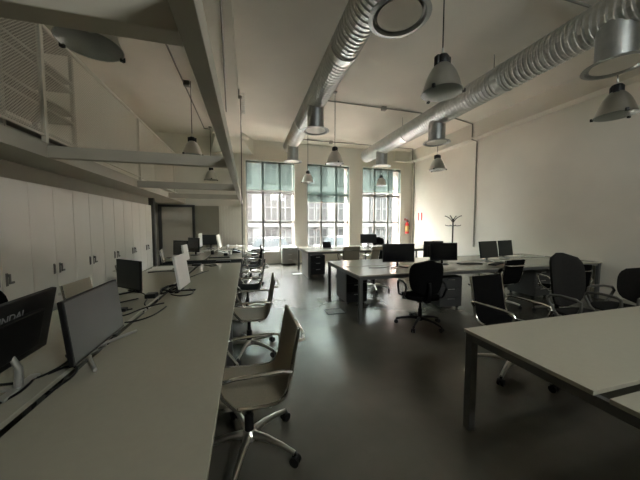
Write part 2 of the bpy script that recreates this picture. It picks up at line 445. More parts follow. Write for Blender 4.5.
# ------------------------------------------------------------------ spiral ducts with outlets
def duct(name, label, x, zc, r, y0, y1, pitch, outs, rp, rd, zr):
    t = thing(name, label, 'duct', (x, y0, zc), group='galvanised ventilation ducts')
    bm = MB(); n = 24; per = 4; L = y1-y0; m = int(L/pitch*per)
    prof = [0, 0, .0, .011]
    rings = []
    for i in range(m+1):
        ring = []
        for k in range(n):
            th = 2*math.pi*k/n
            y = y0 + i*pitch/per + pitch*k/n
            if i == 0: y = y0
            if i == m: y = y1
            rr = r+prof[i % per]
            ring.append(bm.bm.verts.new((x+rr*math.cos(th), min(max(y, y0), y1), zc+rr*math.sin(th))))
        rings.append(ring)
    for A, B in zip(rings, rings[1:]):
        for k in range(n-1): bm.bm.faces.new((A[k], A[k+1], B[k+1], B[k]))
    # the helix seam: last column joins to the first one turn further on
    for i in range(m-per):
        bm.bm.faces.new((rings[i][n-1], rings[i+per][0], rings[i+per+1][0], rings[i+1][n-1]))
    bm.bm.faces.new(rings[-1]); bm.bm.faces.new(rings[0])
    bm.build('spiral_tube', M['galv'], t)
    # smooth joint bands
    for yb in rp:
        MB().tube([(x, yb-.05, zc), (x, yb+.05, zc)], r+.014, 28).build('joint_band', M['galv'], t, smooth=True)
    for yo in outs:
        o = MB().lathe([(rd, zr+.02), (rd, zc-r*.55)], (x, yo, 0), 28).build('outlet', M['galvd'], t, smooth=True)
        R1 = rd*1.62
        MB().lathe([(rd*.98, zr+.05), (R1, zr+.012), (R1+.006, zr), (R1-.035, zr-.006), (R1-.05, zr+.02)], (x, yo, 0), 32).build('flange', M['galvd'], o, world=False, smooth=True).location = -Vector(t.location)
        MB().lathe([(.001, zr+.028), (R1-.085, zr+.028), (R1-.075, zr+.012), (.001, zr+.008)], (x, yo, 0), 32).build('disc', M['disc'], o, world=False, smooth=True).location = -Vector(t.location)
    # hangers up to the ceiling
    for yh in (1.0, 3.9, 6.8):
        MB().cyl((x, yh, zc+r), (x, yh, ZC), .008, 6).build('hanger', M['conduit'], t)
    return t
duct('ventilation_duct', 'spiral steel duct running from overhead towards the middle window, left of the two', 1.38, 4.02, .205, YF+.02, 8.75, .075, (2.26, 5.35, 8.15), (.8, 3.7, 6.6), .17, 3.4)
duct('ventilation_duct', 'spiral steel duct along the right wall, right of the two', 4.32, 4.02, .225, YF+.02, 9.15, .075, (2.24, 5.36, 8.0), (.8, 3.7, 6.6), .185, 3.4)

# ------------------------------------------------------------------ pendant lamps
def pendant():
    t = thing('pendant_lamp', '', 'lamp', (0, 0, 0), group='industrial bell pendant lamps')
    # local origin at the rim centre; ceiling at z = top
    top = ZC-2.9
    out = [(.055, .30), (.075, .285), (.105, .25), (.14, .19), (.17, .11), (.19, .04), (.205, .012), (.212, 0)]
    inn = [(.205, -.001), (.197, .014), (.183, .04), (.163, .11), (.133, .187), (.098, .244), (.07, .277), (.02, .285)]
    MB().lathe(out+inn, n=36).build('shade', M['bell'], t, world=False, smooth=True)
    MB().lathe([(.001, -.028), (.10, -.022), (.17, -.012), (.208, -.002), (.208, .002), (.17, -.008), (.10, -.018), (.001, -.024)], n=36).build('glass_cover', M['lglass'], t, world=False, smooth=True)
    for k in range(3):
        a = R(90+120*k); c, s = math.cos(a), math.sin(a)
        MB().box(.20, .232, -.014, .014, -.016, .02, .004).build('clip', M['black'], t, world=False).rotation_euler = (0, 0, a)
    h = MB().lathe([(.001, .28), (.06, .28), (.068, .30), (.068, .36), (.05, .385), (.001, .39)], n=20)
    h.box(-.085, -.05, -.03, .03, .27, .375, .008).box(.05, .085, -.03, .03, .27, .375, .008)
    h.build('lamp_cap', M['black'], t, world=False, smooth=True)
    MB().tube([(-.015+.015*0, 0, .385), (0, 0, .42), (.0, 0, .46)], .012, 8).build('hook', M['alu'], t, world=False)
    MB().lathe([(.02, .10), (.05, .13), (.055, .17), (.03, .22), (.025, .28)], n=16, capb=True).build('bulb', M['white'], t, world=False, smooth=True)
    MB().cyl((0, 0, .45), (0, 0, top), .007, 6).build('cable', M['black'], t, world=False)
    MB().lathe([(.05, top-.02), (.05, top)], n=16, capb=True).build('ceiling_rose', M['conduit'], t, world=False)
    return t
lp = pendant()
LAMPS = [((2.03, 2.46, 2.9), 'metal bell pendant lamp hanging in front of the right duct, largest seen whole'),
         ((4.62, 2.36, 2.9), 'metal bell pendant lamp below the duct outlet at the top right corner'),
         ((1.99, 5.92, 2.9), 'metal bell pendant lamp hanging in front of the middle window blind'),
         ((4.78, 5.88, 2.9), 'metal bell pendant lamp against the right wall, below the second outlet of the right duct'),
         ((2.00, 8.80, 2.9), 'small far pendant lamp beside the pier between the left and middle windows'),
         ((4.77, 8.85, 2.9), 'small far pendant lamp in front of the blind beside the fire extinguisher'),
         ((-1.12, 6.32, 2.98), 'pendant lamp above the second cross beam, half hidden by the steel frame'),
         ((-1.08, 9.05, 2.9), 'pendant lamp seen whole between two cross beams of the steel frame'),
         ((-1.14, 2.50, 2.87), 'pendant lamp seen from right below, beyond the nearest cross beam')]
for i, (p, lb) in enumerate(LAMPS):
    if i == 0: lp.location = p; lp['label'] = lb
    else: dup(lp, p, (0, .4, 1.1, 0, 1.6, .7, .3, 1.2, R(75))[i], lb)
# coiled cable of the near lamp
# ------------------------------------------------------------------ conduits
def conduit(pts, label, r=.014, box=None):
    b = MB()
    for a, c in zip(pts, pts[1:]): b.cyl(a, c, r, 8)
    for p in pts[1:-1]: b.sph(p, r*1.15, 8, 6)
    o = b
    if box:
        for q in box: o.box(q[0]-.06, q[0]+.06, q[1]-.05, q[1]+.05, q[2]-.05, q[2]+.05, .005)
    return tag(o.build('conduit', M['conduit'], smooth=True), label, 'conduit')
conduit([(1.55, 6.33, 4.505), (5.6, 6.36, 4.505), (6.60, 6.62, 4.505), (6.60, 6.62, 4.05), (6.828, 6.66, 4.03), (6.828, 6.66, .78)],
        'grey conduit across the ceiling and down the right wall beside the coat rack', .016, [(3.46, 6.33, 4.49)])
conduit([(1.55, 9.38, 4.50), (6.45, 9.38, 4.50), (6.60, 9.60, 4.48), (6.60, 9.60, 4.085), (6.83, 9.80, 4.06), (6.83, 9.80, .4)],
        'grey conduit across the ceiling nearest the windows and down beside the extinguisher', .016, [(3.0, 9.38, 4.49)])
conduit([(3.75, 2.70, 4.50), (6.60, 2.70, 4.50)], 'short grey conduit on the ceiling at the top right, above the duct', .016)
conduit([(-1.26, -1.5, 4.50), (-1.26, 9.15, 4.50), (-1.10, 9.15, 4.50)], 'grey conduit along the ceiling above the steel frame', .016, [(-1.2, 6.34, 4.48)])
conduit([(-.29, YF+.05, 4.327), (-.28, 3.7, 4.327), (-.47, 7.2, 4.327)], 'thin dark conduit running along the underside of the concrete beam', .014)
t = thing('cable_bracket', 'small bracket with a cable coil on the concrete beam, dark cable hanging from it', 'bracket', (-.10, 6.1, 3.9))
MB().box(-.149, -.07, 6.08, 6.12, 4.20, 4.26).cyl((-.10, 6.1, 4.25), (-.10, 6.1, 3.85), .012, 8).box(-.145, -.12, 6.08, 6.12, 4.20, 4.39).build('arm', M['conduit'], t)
c = MB(); c.tube([(-.05+.04*math.cos(k*.7), 6.1+.04*math.sin(k*.7), 3.9+k*.0045) for k in range(90)], .006, 6)
c.build('coil', M['white'], t)
MB().tube([(-.10, 6.1, 3.87), (-.105, 6.1, 2.6), (-.11, 6.1, 1.9), (-.12, 6.12, .745)], .008, 6).build('cable', M['black'], t)

# ------------------------------------------------------------------ bench desks
def bench(label, x0, x1, y0, y1, along, legs, group='white bench desks'):
    """two rows of white tops on a dark metal frame; 'along' is the long axis"""
    t = thing('bench_desk', label, 'desk', ((x0+x1)/2, (y0+y1)/2, 0), group=group)
    zt = .74; g = .027
    if along == 'x':
        ym = (y0+y1)/2
        tops = [(x0, x1, y0, ym-g), (x0, x1, ym+g, y1)]
    else:
        xm = (x0+x1)/2
        tops = [(x0, xm-g, y0, y1), (xm+g, x1, y0, y1)]
    for q in tops:
        MB().box(*q, zt-.024, zt, .003).build('tabletop', M['desk'], t)
    i = .03; w = .055
    def rail(a, b, c, d_): MB().box(a, b, c, d_, zt-.075, zt-.025).build('rail', M['deskmetal'], t)
    rail(x0+i, x1-i, y0+i, y0+i+.03); rail(x0+i, x1-i, y1-i-.03, y1-i)
    rail(x0+.012, x0+.042, y0+.012, y1-.012); rail(x1-.042, x1-.012, y0+.012, y1-.012)
    if along == 'x': MB().box(x0+.6, x1-.6, ym-.04, ym+.04, .615, .66).build('cable_channel', M['black'], t)
    else: MB().box(xm-.04, xm+.04, y0+.05, y1-.05, .615, .66).build('cable_channel', M['black'], t)
    for lx, ly in legs:
        MB().box(lx, lx+w, ly, ly+w, 0, zt-.03, .003).build('leg', M['deskmetal'], t)
    return t
# left double bench: right row X -.87..-.13, left row -.91..-1.65
bench('long white bench desk in the left foreground with a black cable slot along it', -1.65, -.13, -.6, 5.38, 'y',
      [(-.20, 5.31), (-1.64, 5.31), (-.20, 2.4), (-1.64, 2.4), (-.20, -.58), (-1.64, -.58)])
bench('white bench desk beyond the long left one, in front of the ribbed pier', -1.65, -.11, 6.02, 9.70, 'y',
      [(-.18, 6.04), (-1.64, 6.04), (-.18, 9.6), (-1.64, 9.6)])
bench('long white bench desk in the middle, its far end against the right wall', 1.57, 6.83, 3.53, 5.13, 'x',
      [(1.58, 3.54), (1.58, 5.07), (4.2, 3.54), (4.2, 5.07), (6.75, 3.54), (6.75, 5.07)])
bench('white bench desk below the middle window, in the far right of the room', 1.58, 6.15, 6.98, 8.56, 'x',
      [(1.59, 6.99), (1.59, 8.5), (4.0, 6.99), (4.0, 8.5), (6.08, 6.99), (6.08, 8.5)])
bench('white bench desk at the right front corner, its grey leg nearest the camera', 1.51, 5.1, -.02, 1.53, 'x',
      [(1.52, 1.465), (1.52, .0), (5.03, 1.465), (5.03, .0)])
# black sheet standing in for the shade between the two left benches
t = thing('gap_shade_sheet', 'black sheet on legs standing in for shade between the two left bench desks', 'tray', (-.9, 5.7, 0))
MB().box(-1.62, -.14, 5.385, 6.015, .67, .732, .006).build('tray', M['blackmesh'], t)
for x in (-1.5, -.3): MB().box(x-.02, x+.02, 5.68, 5.72, 0, .672).build('leg', M['black'], t)
tag(MB().box(-.62, -.34, 5.52, 5.66, .733, .765, .005).build('power_strip', M['black']), 'black power strip lying on the black gap sheet', 'power strip')

# ------------------------------------------------------------------ drawer pedestals
def pedestal(x, y, w, dp, h, rz, label, body, front, group=None):
    t = thing('drawer_pedestal', label, 'pedestal', (x, y, 0), rz, group)
    MB().box(-w/2, w/2, -dp/2, dp/2, .05, h, .004).build('body', body, t, world=False)
    hh = (h-.07)/3
    for k in range(3):
        dr = MB().box(-w/2+.008, w/2-.008, -dp/2-.016, -dp/2, .06+k*hh, .06+(k+1)*hh-.008, .003).build('drawer', front, t, world=False)
        MB().box(-.06, .06, -dp/2-.03, -dp/2-.016, .06+(k+.75)*hh, .06+(k+.75)*hh+.012, .003).build('handle', M['alu'], dr, world=False)
    for sx in (-1, 1):
        for sy in (-1, 1):
            MB().cyl((sx*(w/2-.05)-.012, sy*(dp/2-.05), .026), (sx*(w/2-.05)+.012, sy*(dp/2-.05), .026), .026, 10).build('caster', M['black'], t, world=False)
    return t
pedestal(1.94, 4.74, .42, .54, .60, 0, 'dark drawer pedestal under the left end of the middle bench desk', M['pedestal'], M['black'])
pedestal(3.45, 4.05, .42, .56, .58, R(-8), 'dark drawer pedestal under the middle bench desk, right of the black task chair', M['pedestal'], M['pedestal'])
pedestal(5.72, 4.15, .42, .56, .58, 0, 'dark drawer pedestal under the middle bench desk near the right wall', M['pedestal'], M['pedestal'])
pedestal(1.93, 7.50, .42, .55, .60, 0, 'dark drawer pedestal under the far bench desk below the middle window', M['black'], M['black'])
p_ = pedestal(1.48, 9.70, .56, .42, .62, 0, 'light grey drawer pedestal standing under the left window', M['pedlight'], M['pedlight'])
MB().box(-.285, .285, -.23, .215, .62, .64, .003).build('top', M['white'], p_, world=False)
pedestal(.33, 9.66, .42, .42, .62, 0, 'dark grey drawer pedestal under the left window beside the chairs', M['pedestal'], M['pedestal'])
# dark panel leg of the far bench
tag(MB().box(1.60, 1.625, 7.06, 7.9, .0, .66).build('end_panel', M['pedlight']), 'grey end panel standing under the left end of the far bench desk', 'panel')

# ------------------------------------------------------------------ chairs
def base_parts(t, leg_m, col_m, z_seat):
    MB().cyl((0, 0, .10), (0, 0, .26), .03, 14).cyl((0, 0, .26), (0, 0, z_seat), .019, 12).build('gas_column', col_m, t, world=False, smooth=True)
    MB().lathe([(.03, .075), (.048, .085), (.05, .125), (.034, .145)], n=18, capb=True, capt=True).build('hub', leg_m, t, world=False, smooth=True)
    for k in range(5):
        a = R(72*k+18); c, s = math.cos(a), math.sin(a)
        MB().tube([(c*.03, s*.03, .115), (c*.13, s*.13, .118), (c*.24, s*.24, .10), (c*.33, s*.33, .075)], [.026, .021, .017, .015], 10).build('leg', leg_m, t, world=False, smooth=True)
        w = MB()
        x, y = c*.335, s*.335
        for o in (-.016, .016):
            w.cyl((x-s*(o-.009), y+c*(o-.009), .03), (x-s*(o+.009), y+c*(o+.009), .03), .03, 14)
        w.cyl((x, y, .03), (x, y, .08), .01, 8).sph((x, y, .045), .022, 8, 6)
        w.build('caster', M['black'], t, world=False, smooth=True)

def sling_chair(name, label, fabric, group):
    t = thing(name, label, 'chair', (0, 0, 0), group=group)
    prof = [(.245, .425), (.24, .452), (.21, .463), (.12, .456), (0, .445), (-.10, .440), (-.165, .447), (-.205, .475), (-.228, .53), (-.245, .62), (-.265, .74), (-.282, .84), (-.29, .885)]
    MB().strip(prof, -.222, .222, .014).build('sling', fabric, t, world=False, smooth=True)
    for s in (-1, 1):
        MB().tube([(s*.228, y, z) for y, z in prof], .0125, 8).build('side_frame', M['chrome'], t, world=False, smooth=True)
        ax = s*.268
        MB().tube([(s*.232, -.243, .60), (ax, -.235, .645), (ax, -.19, .655), (ax, .08, .652), (ax, .15, .640), (ax, .165, .615), (ax, .14, .55), (s*.25, .075, .462), (s*.20, .06, .43)], .0115, 8).build('armrest', M['chrome'], t, world=False, smooth=True)
    MB().tube([(-.228, -.275, .80), (-.20, -.325, .795), (-.10, -.345, .79), (.10, -.345, .79), (.20, -.325, .795), (.228, -.275, .80)], .011, 8).build('back_bar', M['chrome'], t, world=False, smooth=True)
    MB().tube([(-.222, .05, .435), (0, .05, .42), (.222, .05, .435)], .012, 8).tube([(-.222, -.12, .43), (0, -.12, .42), (.222, -.12, .43)], .012, 8).build('cross_bar', M['alu'], t, world=False, smooth=True)
    MB().box(-.06, .06, -.14, .09, .375, .42, .01).cyl((.05, .03, .40), (.24, .03, .395), .008, 8).build('mechanism', M['black'], t, world=False)
    base_parts(t, M['alu'], M['black'], .385)
    return t

def egg_panel(w, h, z0, y0, bow, th, tilt, e=2.6, nx=10, nz=12, taper=.0):
    """rounded upright cushion: front towards +y"""
    mb = MB(); rows = []
    for side in (0, 1):
        g = []
        for j in range(nz+1):
            v = -1+2*j/nz
            hw = (1-abs(v)**e)**(1/e) if abs(v) < 1 else 0
            hw = max(hw, .16)*(1-taper*(1-v)/2)
            row = []
            for i in range(nx+1):
                u = -1+2*i/nx
                x = u*hw*w/2; z = z0+(v+1)/2*h
                edge = max(0, 1-max(abs(u), abs(v))**6)
                y = y0 + bow*(u*hw)**2 - math.tan(tilt)*(z-z0) + (th/2 if side else -th/2)*(.35+.65*edge)
                row.append(mb.bm.verts.new((x, y, z)))
            g.append(row)
        rows.append(g)
    for side in (0, 1):
        g = rows[side]
        for j in range(nz):
            for i in range(nx):
                q = (g[j][i], g[j][i+1], g[j+1][i+1], g[j+1][i])
                mb.bm.faces.new(q if side else tuple(reversed(q)))
    A, B = rows
    per = [(0, i) for i in range(nx)]+[(j, nx) for j in range(nz)]+[(nz, i) for i in range(nx, 0, -1)]+[(j, 0) for j in range(nz, 0, -1)]
    for k in range(len(per)):
        a, b = per[k], per[(k+1) % len(per)]
        mb.bm.faces.new((A[a[0]][a[1]], A[b[0]][b[1]], B[b[0]][b[1]], B[a[0]][a[1]]))
    return mb

def task_chair(name, label, fabric, group, ztop=1.0, bw=.46, arm='loop', armm=None, zb=.50):
    t = thing(name, label, 'chair', (0, 0, 0), group=group)
    # seat cushion
    s = MB(); nx = 10
    rows = []
    for side in (0, 1):
        g = []
        for j in range(nx+1):
            v = -1+2*j/nx; row = []
            for i in range(nx+1):
                u = -1+2*i/nx
                k = (abs(u)**3+abs(v)**3)**(1/3); m_ = max(abs(u), abs(v)); f = (m_/k if k > 1e-6 else 1)
                f = 1 if m_ < 1e-6 else f
                x, y = u*f*.245, v*f*.235+.02
                row.append(s.bm.verts.new((x, y, (.49-.02*max(abs(u), abs(v))**4-(.03*max(0, v)**3)) if side else .425)))
            g.append(row)
        rows.append(g)
    for side in (0, 1):
        for j in range(nx):
            for i in range(nx):
                g = rows[side]; q = (g[j][i], g[j][i+1], g[j+1][i+1], g[j+1][i]); s.bm.faces.new(q if side else tuple(reversed(q)))
    A, B = rows
    per = [(0, i) for i in range(nx)]+[(j, nx) for j in range(nx)]+[(nx, i) for i in range(nx, 0, -1)]+[(j, 0) for j in range(nx, 0, -1)]
    for k in range(len(per)):
        a, b = per[k], per[(k+1) % len(per)]; s.bm.faces.new((A[a[0]][a[1]], A[b[0]][b[1]], B[b[0]][b[1]], B[a[0]][a[1]]))
    s.build('seat', fabric, t, world=False, smooth=True)
    egg_panel(bw, ztop-zb, zb, -.225, .09, .065, R(7), 3.0, taper=.12).build('backrest', fabric, t, world=False, smooth=True)
    MB().tube([(0, -.05, .40), (0, -.22, .40), (0, -.30, .44), (0, -.32, .60), (0, -.305, .70)], [.022, .024, .024, .02, .02], 8).build('back_bracket', M['black'], t, world=False, smooth=True)
    for sx in (-1, 1):
        ax = sx*.285
        MB().tube([(sx*.20, .09, .42), (ax, .10, .45), (ax, .15, .58), (ax, .145, .645), (ax, .10, .668), (ax, -.06, .672), (ax, -.17, .655), (ax, -.20, .61), (ax, -.14, .50), (ax, -.08, .44), (sx*.20, -.07, .42)],
                  .016, 8).build('armrest', armm or M['black'], t, world=False, smooth=True)
    MB().box(-.09, .09, -.12, .12, .37, .425, .01).build('mechanism', M['black'], t, world=False)
    base_parts(t, M['black'] if arm == 'loop' else M['alu'], M['black'], .38)
    return t

G1, G2, G3 = 'tan mesh office chairs', 'black mesh office chairs', 'padded task chairs'
c1 = sling_chair('office_chair', 'tan mesh office chair with chrome arms at the left desk, nearest the camera', M['tan'], G1)
c1.location = (-.01, 1.73, 0); c1.rotation_euler = (0, 0, R(91))
dup(c1, (0, 3.14, 0), R(87), 'tan mesh office chair at the left desk, second from the camera, right behind the nearest')
dup(c1, (-1.50, 3.39, 0), R(-92), 'tan mesh chair with chrome edges behind the large grey monitor')
dup(c1, (-1.62, 4.78, 0), R(-88), 'tan mesh chair facing the left bench, behind the small dark monitor')
dup(c1, (-1.72, 7.1, 0), R(-80), 'tan mesh chair in front of the framed door at the far left')
dup(c1, (2.74, 6.92, 0), R(-4), 'tan mesh chair at the far bench desk, left of the pair')
dup(c1, (3.42, 6.72, 0), R(5), 'tan mesh chair at the far bench desk, right of the pair')
b1 = sling_chair('office_chair', 'black mesh chair with chrome arms behind the right front desk, facing it', M['blackmesh'], G2)
b1.scale = (1.06, 1.06, 1.06); b1.location = (2.57, 1.98, 0); b1.rotation_euler = (0, 0, R(187))
dup(b1, (4.38, 3.70, 0), R(4), 'black mesh chair pushed up to the middle bench desk, right of the black task chair').scale = (1, 1, 1)
dup(b1, (4.95, 3.05, 0), R(-35), 'black mesh chair with chrome arms half hidden behind the tall charcoal chair').scale = (1, 1, 1)
dup(b1, (-.02, 4.48, 0), R(86), 'black mesh chair at the left desk, third from the camera').scale = (1, 1, 1)
dup(b1, (.06, 6.75, 0), R(95), 'black mesh chair at the far left bench desk, nearer of its two').scale = (1, 1, 1)
dup(b1, (.08, 7.95, 0), R(84), 'black mesh chair at the far left bench desk, farther of its two').scale = (1, 1, 1)
t1 = task_chair('task_chair', 'black padded task chair with its back to us at the middle bench desk', M['blackmesh'], G3, 1.0, .50)
t1.location = (2.44, 3.29, 0); t1.rotation_euler = (0, 0, R(-14))
dup(b1, (2.74, 5.36, 0), R(92), 'black mesh chair beyond the middle bench desk, its base seen under the top').scale = (1, 1, 1)
dup(t1, (4.85, 8.96, 0), R(180), 'black task chair between the far bench desk and the right window')
dup(t1, (-1.88, 2.66, 0), R(-95), 'black task chair behind the black monitor with a logo at the left edge')
f1 = task_chair('task_chair', 'tall charcoal fabric task chair behind the right front desk', M['greyfab'], G3, 1.14, .54, zb=.48, armm=M['armgrey'])
f1.location = (3.74, 2.06, 0); f1.rotation_euler = (0, 0, R(176))
f2 = task_chair('task_chair', 'charcoal fabric task chair cut by the right picture edge, facing left', M['greyfab'], G3, .96, .48, armm=M['armgrey'])
f2.location = (4.48, 2.10, 0); f2.rotation_euler = (0, 0, R(74))

# ------------------------------------------------------------------ monitors
def monitor(loc, ang, tilt, w, h, zb, label, back, face, front=True, stand=None, style='plate', group='computer monitors', zd=.74, frame=None):
    """loc: bottom centre of the screen, ang: direction of its lower edge; front faces local -y when front else +y"""
    t = thing('computer_monitor', label, 'monitor', (loc[0], loc[1], zd), ang, group)
    s = -1 if front else 1           # side of the display face
    rot = Matrix.Rotation(-tilt if front else tilt, 3, 'X')
    z0 = zb-zd
    def tf(mb):
        for v in mb.bm.verts: v.co = rot @ Vector(v.co) + Vector((0, 0, z0))
        return mb
    hs = MB().box(-w/2, w/2, -.012, .012, 0, h, .004)
    hs.box(-w*.3, w*.3, min(-s*.012, -s*.035), max(-s*.012, -s*.035), h*.15, h*.75, .006)
    hsg = tf(hs).build('housing', back, t, world=False)
    tf(MB().box(-w/2+.008, w/2-.008, min(s*.0125, s*.0145), max(s*.0125, s*.0145), .016, h-.008)).build('screen', face, t, world=False)
    stm = stand or M['black']
    yb = -s*.055
    p1 = rot @ Vector((0, -s*.03, h*.35)) + Vector((0, 0, z0))
    if style in ('bar', 'vee'):
        p1 = rot @ Vector((0, -s*.02, h*.22)) + Vector((0, 0, z0))
        MB().tube([(p1.x, p1.y, p1.z), (0, yb*1.1, p1.z*.6), (0, yb, .012)], [.011, .014, .017], 10).build('stand', stm, t, world=False, smooth=True)
    else:
        MB().tube([(p1.x, p1.y, p1.z), (0, yb*1.2, p1.z-.04), (0, yb, .012)], [.016, .02, .022], 10).build('stand', stm, t, world=False, smooth=True)
    if style == 'plate':
        MB().lathe([(.11, 0), (.112, .006), (.10, .012), (.03, .016)], (0, yb*.6, .001), 28, True, True).build('base', stm, t, world=False, smooth=True)
    elif style == 'vee':
        MB().tube([(-.26, s*.09, .011), (-.12, s*.0, .012), (-.03, yb, .016), (.03, yb, .016), (.12, s*.0, .012), (.26, s*.09, .011)], [.009, .010, .014, .014, .010, .009], 8).build('base', stm, t, world=False, smooth=True)
    elif style == 'bar':
        MB().box(-.11, .11, yb-.02, yb+.02, .001, .014, .004).box(-.018, .018, min(s*.115, yb), max(s*.115, yb), .001, .014, .004).build('base', stm, t, world=False)
    else:
        MB().tube([(-.14, s*.09, .012), (-.05, yb*.3, .014), (0, yb, .018), (.05, yb*.3, .014), (.14, s*.09, .012)], .011, 8).build('base', stm, t, world=False, smooth=True)
    return t, hsg, tf
mk = M
m1, hsg1, tf1 = monitor((-1.085, 1.495), R(92), R(11), .55, .325, .835, 'black monitor with a maker logo on its back at the left picture edge', mk['black'], mk['screen'], front=False, stand=mk['silver'], style='bar')
# maker logo on the back of that monitor
cu = bpy.data.curves.new('logo', 'FONT'); cu.body = 'HYUNDAI'; cu.size = .052; cu.extrude = .0008
lo = bpy.data.objects.new('logo_tmp', cu); COL.objects.link(lo)
dg = bpy.context.evaluated_depsgraph_get(); me = bpy.data.meshes.new_from_object(lo.evaluated_get(dg))
bpy.data.objects.remove(lo)
rt = Matrix.Rotation(R(11), 3, 'X')
xs = [v.co.x for v in me.vertices]; mx = (min(xs)+max(xs))/2
for v in me.vertices:
    c = Vector((v.co.x-mx-.065, -.0128, v.co.y+.232)) 
    c.y -= v.co.z; v.co = rt @ c + Vector((0, 0, .835-.74))
me.materials.clear(); me.materials.append(M['logo'])
lg = bpy.data.objects.new('logo', me); COL.objects.link(lg); lg.parent = m1
lg['label'] = 'grey maker logo lettering'
monitor((-.855, 1.825), R(90), R(5.8), .553, .336, .785, 'large grey monitor standing on the cable slot in the left foreground', mk['black'], mk['screengrey'], stand=mk['silver'], style='vee')
monitor((-1.269, 3.325), R(-42), R(1), .453, .32, .783, 'small dark monitor turned towards the cupboards, amid black cables', mk['black'], mk['screendark'], stand=mk['black'], style='bar')
monitor((-.70, 3.26), R(86), R(8), .38, .36, .795, 'thin monitor seen almost edge-on on the left desk, window reflection painted white', mk['white'], mk['white'], stand=mk['black'], style='bar')  # white face stands in for the window reflected in the screen
monitor((-1.03, 5.02), R(84), R(8), .24, .27, .87, 'small white monitor seen edge-on at the far end of the left desk', mk['white'], mk['white'], stand=mk['silver'], style='bar')
GM = 'computer monitors'
monitor((2.515, 4.005), R(-14), R(3.5), .555, .32, .838, 'black monitor on the middle bench, left of the three over the task chair', mk['black'], mk['screen'], style='spread')
monitor((3.53, 4.10), R(-10), R(3.2), .53, .33, .818, 'black monitor on the middle bench directly right of the black task chair', mk['black'], mk['screen'])
monitor((3.70, 4.62), R(-14), R(3.5), .40, .334, .811, 'dark monitor seen behind the black one right of the task chair', mk['black'], mk['screendark'], front=False)
monitor((4.726, 4.20), R(9.4), R(9), .549, .333, .819, 'dark grey monitor on the middle bench, left of the leaning pair near the wall', mk['black'], mk['screendark'], stand=mk['silver'])
monitor((5.50, 4.48), R(7.7), R(8), .454, .337, .802, 'dark grey monitor on the middle bench, right of the leaning pair near the wall', mk['black'], mk['screendark'], stand=mk['silver'])
monitor((3.74, 7.72), R(-14), R(3), .52, .29, .885, 'black monitor on the far bench below the right window', mk['black'], mk['screen'], style='spread')
monitor((-1.49, 6.62), R(-38), R(3), .45, .33, .79, 'black monitor on the far left bench, left of the pair', mk['black'], mk['screen'])
monitor((-1.27, 6.95), R(-45), R(2), .42, .345, .82, 'black monitor on the far left bench, right of the pair', mk['black'], mk['screen'])
monitor((-1.20, 7.5), R(89), R(1), .45, .35, .90, 'white monitor seen edge-on on the far left bench, behind the black pair', mk['white'], mk['white'], stand=mk['silver'])
monitor((-.727, 7.716), R(88), R(11), .45, .36, .85, 'white leaning monitor seen edge-on on the far left bench, nearest the pier', mk['white'], mk['white'], stand=mk['silver'])
monitor((-1.10, 8.7), R(0), R(3), .52, .31, .86, 'dark monitor at the back of the far left bench, between the white ones', mk['black'], mk['screendark'])
# small laptop-like dark screen by the window
t = thing('laptop', 'small black laptop standing open on the far bench below the middle window', 'laptop', (2.42, 7.95, .74))
MB().box(-.14, .14, -.2, .0, .0, .016, .003).build('keyboard_base', M['black'], t, world=False)
MB().box(-.14, .14, -.006, .006, .012, .20, .003, rot=Matrix.Rotation(R(-14), 3, 'X'), piv=(0, 0, .012)).build('screen', M['screen'], t, world=False)

# ------------------------------------------------------------------ desk clutter
def cable(pts, label, r=.006, m=None):
    P = [Vector(p) for p in pts]; out = []
    for i in range(len(P)-1):
        p0, p1, p2, p3 = P[max(i-1, 0)], P[i], P[i+1], P[min(i+2, len(P)-1)]
        for k in range(6):
            u = k/6
            out.append(.5*((2*p1)+(-p0+p2)*u+(2*p0-5*p1+4*p2-p3)*u*u+(-p0+3*p1-3*p2+p3)*u**3))
    out.append(P[-1])
    return tag(MB().tube(out, r, 6).build('cable', m or M['black'], smooth=True), label, 'cable')
Z = .7455
cable([(-1.10, 1.44, .80), (-1.04, 1.55, Z), (-.98, 1.62, Z), (-.97, 1.74, Z), (-1.02, 1.82, Z), (-.96, 1.93, Z), (-.92, 2.05, Z), (-.90, 2.12, .72)], 'black cable curling from the logo monitor into the slot')
cable([(-1.02, 1.58, Z), (-1.00, 1.46, Z), (-1.03, 1.35, Z), (-1.05, 1.22, Z), (-1.10, 1.10, Z)], 'black cable lying along the left desk towards the picture corner')
cable([(-.98, 1.60, Z), (-.93, 1.66, Z), (-.87, 1.62, Z), (-.85, 1.53, Z), (-.86, 1.46, Z), (-.885, 1.42, .72)], 'black cable looping over the slot by the silver stand')
tag(MB().lathe([(.035, 0), (.04, .01), (.04, .028), (.03, .034)], (-1.13, 1.28, .741), 16, True, True).build('webcam', M['black'], smooth=True), 'small round black webcam lying on the left desk at the picture edge', 'webcam')
cable([(-1.14, 3.15, .80), (-1.02, 3.10, Z), (-.98, 2.95, Z), (-.95, 2.80, Z), (-.90, 2.72, .72)], 'black cable hanging from the small dark monitor into the slot')
cable([(-1.08, 3.02, Z), (-1.22, 2.86, Z), (-1.20, 2.70, Z), (-1.08, 2.62, Z), (-1.00, 2.66, Z)], 'black cable lying left of the slot below the small dark monitor')
cable([(-1.06, 2.45, Z), (-.98, 2.50, Z), (-.93, 2.62, Z), (-.84, 2.74, Z), (-.78, 2.78, Z)], 'black cable with a plug crossing the slot in front of the small dark monitor')
cable([(-.92, 2.30, Z), (-.84, 2.32, Z), (-.77, 2.42, Z), (-.74, 2.56, Z), (-.73, 2.66, Z)], 'black cable curving on the right side of the slot')
tag(MB().box(-1.10, -1.03, 2.60, 2.66, .74, .768, .006).build('power_plug', M['black']), 'black power plug lying below the small dark monitor', 'plug')
